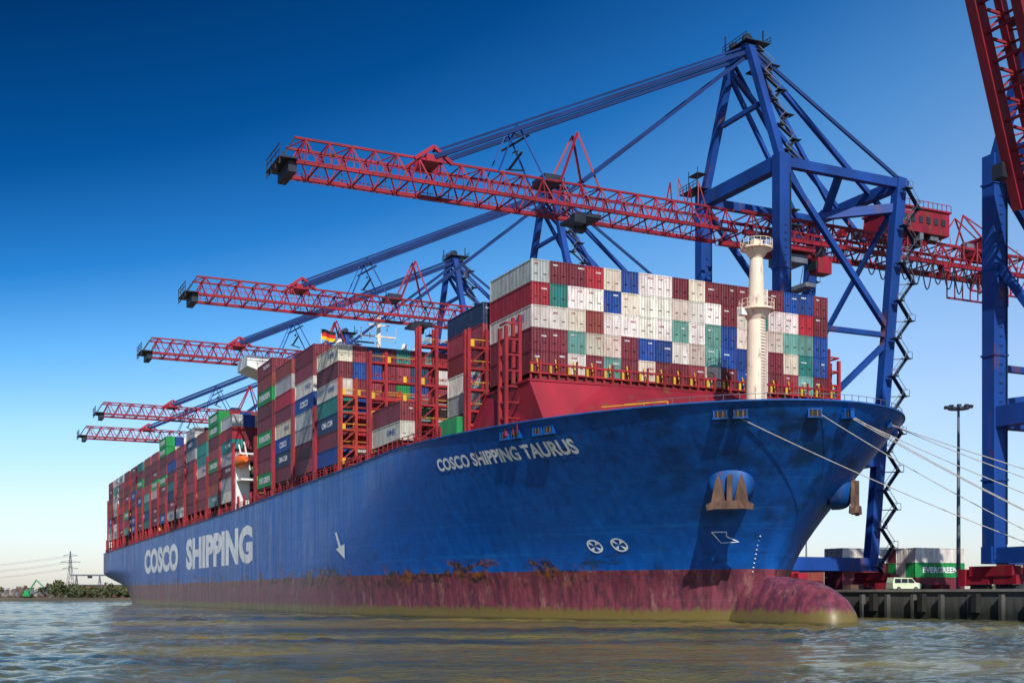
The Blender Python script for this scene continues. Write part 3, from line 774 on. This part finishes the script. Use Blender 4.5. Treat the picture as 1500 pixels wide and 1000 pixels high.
rope(HP(5.6,1),W(-9,-34.3,4.2),0.9); rope(HP(1.3,1),W(-9,-34.3,4.2),1.0); rope(HP(0.5,1),W(-14,-34.3,4.2),0.8)
rope(HP(0.5,-1),W(-14,-34.3,4.2),0.8); rope(HP(0.9,-1),W(-24,-34.3,4.2),1.0); rope(HP(4,-1),W(-33,-34.3,4.2),1.2); rope(HP(4,-1),W(-40,-34.3,4.2),1.0)
def yard_stack(a,v,n,keys,txt=None,name='stacked_shipping_containers'):
    mb=MB(); rot=ROT+math.pi/2
    k=0
    for c in range(n[0]):
        for t in range(n[1]):
            key=keys[k%len(keys)]; k+=1
            cc=K[key]; mb.add((TV+np.array((0,c*2.6,3.72+CH/2+t*(CH+.02)))).tolist(),TF,CM,cc)
            if txt and key=='g' and c==0:
                vs,fs,_=text_geo(txt,0.03)
                mb.add([(-4.3+x*8.6,-CW/2-0.03 ,3.72+CH/2+t*CH-0.5+y*1.1) for x,y in vs],fs,M['letter'])
    mb.obj(name,None,W(a,v,0),rot,color=True)
yard_stack(69,-80.5,(3,3),'mgwmwwpgm','EVERGREEN'); yard_stack(76,-69.5,(2,3),'pmwmpw'); yard_stack(88,-84,(3,3),'mwppmk')
yard_stack(58,-104,(3,2),'pmkwmr'); yard_stack(62,-119,(3,2),'kmpwm'); yard_stack(90,-132,(3,3),'mpwkb')
yard_stack(120,-90,(4,3),'mkpwbm'); yard_stack(150,-75,(4,3),'wmkbm')
mb=MB()
for i in range(26):
    x=12-i*3.0+random.uniform(-1,1); mb.box((x,43+random.uniform(-3,6),3.72+0.6),(random.uniform(1.2,3.0),random.uniform(1,2),random.uniform(0.7,1.6)),random.choice([M['lash_red'],M['rust'],M['steel'],M['crane_red']]))
mb.obj('quay_equipment',qe)
def van():
    e=empty('parked_van',W(33,-38.5,3.72),ROT+math.radians(80))
    mb=MB(); prof=[(-2.3,0.4),(2.2,0.4),(2.35,0.9),(2.2,1.15),(1.45,1.3),(0.85,1.95),(-2.1,2.0),(-2.3,1.3)]
    vs=[(x,-.92 if z<1.3 else -.92*0.88,z) for x,z in prof]+[(x,.92 if z<1.3 else .92*0.88,z) for x,z in prof]; m=len(prof)
    mb.add(vs,[tuple(range(m)),tuple(range(2*m-1,m-1,-1))]+[(i,i+m,(i+1)%m+m,(i+1)%m) for i in range(m)],M['lime'])
    mb.obj('body',e)
    mb=MB()
    for s in (-1,1):
        for x0,x1,x2,x3 in ((0.2,1.25,0.85,0.2),(-0.9,0.08,0.08,-0.9),(-2.0,-1.02,-1.02,-1.95)):
            mb.add([(x0,s*0.93,1.27),(x1,s*0.93,1.27),(x2,s*0.845,1.82),(x3,s*0.845,1.82)],[(0,1,2,3)],M['glass'])
        for x in (-1.4,1.4): mb.cyl((x,s*0.7,0.34),(x,s*0.96,0.34),0.34,0.34,M['rubber'],16); mb.cyl((x,s*0.95,0.34),(x,s*0.98,0.34),0.18,0.18,M['steel'],12)
    mb.add([(1.44,-.76,1.34),(1.44,.76,1.34),(0.9,.72,1.9),(0.9,-.72,1.9)],[(0,1,2,3)],M['glass'])
    mb.obj('windows_and_wheels',e)
van()
def lampmast(x,y,h,name='flood_light_mast'):
    mb=MB(); mb.cyl((0,0,3.7),(0,0,h),0.38,0.2,M['steel'],12); mb.cyl((0,0,h-0.6),(0,0,h-0.4),1.7,1.7,M['steel'],16)
    for i in range(10):
        t=2*math.pi*i/10; c=(2.0*math.cos(t),2.0*math.sin(t),h-0.2); mb.beam((0,0,h-0.3),c,0.1,0.1,M['steel']); mb.box(c,(0.6,0.6,0.35),M['dark'])
    mb.obj(name,None,(x,y,0))
lampmast(74,198,34.5); lampmast(100.5,408,32)

# ---------------------------------------------------------------- far shore
mb=MB(); 
gm=paint('riverbank_earth',(0.12,0.10,0.06),0.9,0.4,0.02)
mb.add([(-6000,640,1.6),(6000,640,1.6),(6000,9000,1.6),(-6000,9000,1.6),(-6000,612,-0.6),(6000,612,-0.6)],[(0,1,2,3),(4,5,1,0)],gm)
mb.obj('ground',None)
def foliage_mat():
    m,nt,b=new_mat('foliage'); n1=noise(nt,0.35,None,5)
    L(nt,mixc(nt,ramp(nt,n1,[(0.35,0.0),(0.65,1.0)]),(0.03,0.045,0.015),(0.11,0.12,0.04)),b.inputs['Base Color']); b.inputs['Roughness'].default_value=0.8
    return m
FM=foliage_mat()
def tree_mass(name,pts):
    mb=MB()
    for (x,y,z,r,h) in pts:
        mb.cyl((x,y,z-0.2),(x,y,z+h*0.5),0.3,0.12,M['rust'],6)
        lobes=[(random.gauss(0,r*0.45),random.gauss(0,r*0.45),h*random.uniform(0.25,0.85),r*random.uniform(0.35,0.6)) for _ in range(6)]
        for i in range(160):
            lx,ly,lz,lr=random.choice(lobes)
            d=Vector((random.gauss(0,1),random.gauss(0,1),random.gauss(0,1))).normalized()*lr*random.uniform(0.6,1.1)
            c=Vector((x+lx,y+ly,z+lz))+d
            u=Vector((random.gauss(0,1),random.gauss(0,1),random.gauss(0,1))).normalized(); w=u.orthogonal().normalized()
            s_=random.uniform(0.3,0.8)
            mb.add([c-u*s_,c+w*s_,c+u*s_,c-w*s_*0.7],[(0,1,2,3)],FM)
    mb.obj(name)
pts=[(-255+random.uniform(0,60),650+random.uniform(0,50),1.5,random.uniform(2,4.5),random.uniform(4,8)) for _ in range(50)]
pts+=[(-247+random.gauss(0,4),648,1.5,3.5,10) for _ in range(5)]
pts+=[(-320+random.uniform(0,70),660+random.uniform(0,50),1.5,random.uniform(2,4),random.uniform(3,6)) for _ in range(20)]
tree_mass('distant_trees',pts)
pts=[(-700+i*14+random.uniform(-6,6),1400+random.uniform(0,80),1.5,random.uniform(5,9),random.uniform(8,15)) for i in range(80)]
tree_mass('distant_trees',pts)
pts=[(230+i*9+random.uniform(-3,3),560+random.uniform(0,60),3.0,random.uniform(4,7),random.uniform(7,12)) for i in range(40)]
tree_mass('distant_trees',pts)
mb=MB()
for i in range(200):
    x=random.uniform(-280,-248); r=random.uniform(0.6,1.8); mb.beam((x,642+random.uniform(-2,4),1.6),(x+random.uniform(-2,2),645,1.6+random.uniform(0.5,6.5)*(1-abs(x+264)/20)),r,r,random.choice([M['rust'],M['concrete'],M['rust'],M['steel']]))
mb.obj('scrap_heap')
mb=MB(); mb.box((-232,690,5),(40,14,7),paint('brick_shed',(0.22,0.09,0.06),0.85,0.3,0.3)); mb.box((-232,690,8.7),(41,15,0.5),M['steel'])
for i in range(9): mb.box((-249+i*4.3,682.9,4.8),(1.8,0.2,2.2),M['glass'])
mb.obj('warehouse')
mb=MB(); mb.box((-259,638,3.0),(4,3,1.6),M['green']); mb.box((-259,638,4.6),(2.2,2.2,2.0),M['green']); mb.beam((-258,638,5),(-254,638,11),0.6,0.6,M['green']); mb.beam((-254,638,11),(-250,638,7.0),0.5,0.5,M['green']); mb.box((-250,638,6.2),(1.8,1.8,1.6),M['dark']); mb.box((-259,638,1.9),(5,3.4,0.8),M['rubber'])
mb.obj('material_handler_excavator')
def pylon(x,y,h):
    mb=MB(); st=M['steel']
    lv=[(0,2.6),(h*.35,1.6),(h*.6,0.9),(h*.8,0.5),(h,0.15)]
    for (z0,r0),(z1,r1) in zip(lv[:-1],lv[1:]):
        for i,j in ((-1,-1),(1,-1),(1,1),(-1,1)):
            mb.beam((i*r0,j*r0,z0),(i*r1,j*r1,z1),0.22,0.22,st)
        for s in (-1,1): mb.beam((-r0,s*r0,z0),(r1,s*r1,z1),0.15,0.15,st); mb.beam((r0,s*r0,z0),(-r1,s*r1,z1),0.15,0.15,st)
    for z,l in ((h*.62,5),(h*.76,6.5),(h*.9,4.5)):
        mb.beam((-l,0,z),(l,0,z),0.3,0.3,st); mb.beam((-l,0,z),(0,0,z+1.3),0.15,0.15,st); mb.beam((l,0,z),(0,0,z+1.3),0.15,0.15,st)
    mb.obj('electricity_pylon',None,(x,y,1.5))
pylon(-278,752,29)
mb=MB()
for dz in (18,22,26):
    for dy in (-5,5):
        pr=None
        for i in range(21):
            t=i/20; p=(-278-260*t,752+dy+60*t,1.5+dz-9*4*t*(1-t)); 
            if pr: mb.beam(pr,p,0.1,0.1,M['steel'])
            pr=p
mb.obj('power_lines')
mb=MB(); st=M['steel']
for x in (-245,-232):
    mb.beam((x,668,1.6),(x+1.5,668,14),0.5,0.5,st); mb.beam((x+3,668,1.6),(x+1.5,668,14),0.5,0.5,st)
mb.beam((-247,668,14),(-222,668,14),0.6,0.9,st); mb.box((-236,668,13),(2,2,1.4),M['dark'])
mb.obj('gantry_crane')

# ---------------------------------------------------------------- water
def water_mat():
    m,nt,b=new_mat('river_water')
    tc=N(nt,'ShaderNodeTexCoord').outputs['Object']
    big=noise(nt,0.03,tc,5,stretch=(0.45,1.7,1),rough=0.6)
    c=mixc(nt,ramp(nt,big,[(0.40,0.0),(0.60,1.0)]),(0.030,0.052,0.040),(0.175,0.145,0.035))
    L(nt,c,b.inputs['Base Color']); b.inputs['Roughness'].default_value=0.06; b.inputs['IOR'].default_value=1.33
    n1=noise(nt,0.9,tc,6,stretch=(0.9,1.1,1),rough=0.65); n2=noise(nt,4.0,tc,4,stretch=(0.9,1.2,1))
    cal=ramp(nt,noise(nt,0.045,tc,3,stretch=(0.4,1.5,1)),[(0.38,0.35),(0.6,1.0)])
    h=mth(nt,'MULTIPLY',mth(nt,'ADD',mth(nt,'MULTIPLY',n1,0.50),mth(nt,'MULTIPLY',n2,0.11)),cal)
    bump(nt,b,h,1.0,1.0)
    return m
WM=water_mat()
mb=MB(); mb.add([(-7000,-300,-0.45),(7000,-300,-0.45),(7000,9000,-0.45),(-7000,9000,-0.45)],[(0,1,2,3)],WM)
wo=mb.obj('water')
nr,nc=640,620
ys=24*np.exp(np.linspace(0,math.log(620/24),nr)); us=np.linspace(-0.85,0.85,nc)
YY=np.repeat(ys[:,None],nc,1); XX=YY*us[None,:]
dy=YY*math.log(620/24)/nr; dxx=YY*1.7/nc; sp_=np.maximum(dy,dxx)
Z=np.zeros_like(YY); rng=np.random.RandomState(3)
for i in range(90):
    lam=0.8*(7.0/0.8)**rng.rand(); th=math.radians(100)+rng.normal()*0.9; k=2*math.pi/lam
    amp=0.0078*lam**0.75; ph=rng.rand()*6.28
    w_=np.exp(-(sp_*2.2/lam)**4)
    arg=k*(XX*math.cos(th)+YY*math.sin(th))+ph+1.1*np.sin(XX*0.07+YY*0.11+i)+0.8*np.sin(XX*0.19-YY*0.13+2*i)
    Z+=w_*amp*np.sin(arg)
gust=0.70+0.5*np.sin(XX*0.045+1.3*np.sin(YY*0.03))*np.sin(YY*0.06+0.7)
Z=Z*gust
Z[-1,:]=-0.45
me=bpy.data.meshes.new('waves')
nvv=nr*nc
co_=np.stack([XX,YY,Z],-1).reshape(-1,3).astype(np.float32)
me.vertices.add(nvv); me.vertices.foreach_set('co',co_.ravel())
idx=np.arange(nvv).reshape(nr,nc)
qd=np.stack([idx[:-1,:-1],idx[:-1,1:],idx[1:,1:],idx[1:,:-1]],-1).reshape(-1,4)
nf_=len(qd); me.loops.add(nf_*4); me.polygons.add(nf_)
me.loops.foreach_set('vertex_index',qd.ravel().astype(np.int32))
me.polygons.foreach_set('loop_start',np.arange(0,nf_*4,4,dtype=np.int32)); me.polygons.foreach_set('use_smooth',np.ones(nf_,dtype=bool))
me.materials.append(WM); me.update(calc_edges=True); me.validate()
wv=bpy.data.objects.new('waves',me); scene.collection.objects.link(wv); wv.parent=wo

# ---------------------------------------------------------------- light
el=math.radians(40); d=Vector((0.12,-0.98,0)).normalized()
sd=Vector((d.x*math.cos(el),d.y*math.cos(el),math.sin(el)))
sl=bpy.data.lights.new('sun','SUN'); sl.energy=5.0; sl.angle=math.radians(0.5); sl.color=(1.0,0.94,0.85)
so=bpy.data.objects.new('sun',sl); scene.collection.objects.link(so); so.rotation_euler=sd.to_track_quat('Z','Y').to_euler(); so.location=(0,-50,100)
w=bpy.data.worlds.new('World'); scene.world=w; w.use_nodes=True; nt=w.node_tree
bg=nt.nodes['Background']; sky=nt.nodes.new('ShaderNodeTexSky'); sky.sky_type='NISHITA'; sky.sun_disc=False
sky.sun_elevation=el; sky.sun_rotation=math.atan2(d.x,d.y); sky.ozone_density=3.0; sky.air_density=1.0; sky.dust_density=0.6
tc=nt.nodes.new('ShaderNodeTexCoord').outputs['Generated']; sp=nt.nodes.new('ShaderNodeSeparateXYZ'); L(nt,tc,sp.inputs[0])
fz=mth(nt,'MULTIPLY',sp.outputs[2],mth(nt,'SUBTRACT',1.0,mth(nt,'MULTIPLY',sp.outputs[0],1.1)))
g=ramp(nt,fz,[(0.0,(1.0,0.96,1.10)),(0.10,(1.15,1.12,1.20)),(0.18,(0.90,1.12,1.25)),(0.26,(0.42,0.88,1.18)),(0.34,(0.09,0.52,0.92)),(0.44,(0.008,0.26,0.57)),(0.6,(0.0,0.12,0.30)),(0.95,(0.25,0.45,0.75))])
L(nt,mixc(nt,1.0,sky.outputs[0],g,'MULTIPLY'),bg.inputs[0]); bg.inputs[1].default_value=0.125
# ---------------------------------------------------------------- camera
cam=bpy.data.cameras.new('camera'); co=bpy.data.objects.new('camera',cam); scene.collection.objects.link(co)
co.location=(0,0,3.3); co.rotation_euler=(math.radians(90),0,0)
cam.sensor_width=36; cam.lens=42.0; cam.shift_y=370/1500; cam.clip_end=20000; cam.clip_start=0.5
scene.camera=co
scene.view_settings.view_transform='Standard'; scene.view_settings.look='None'; scene.view_settings.exposure=0
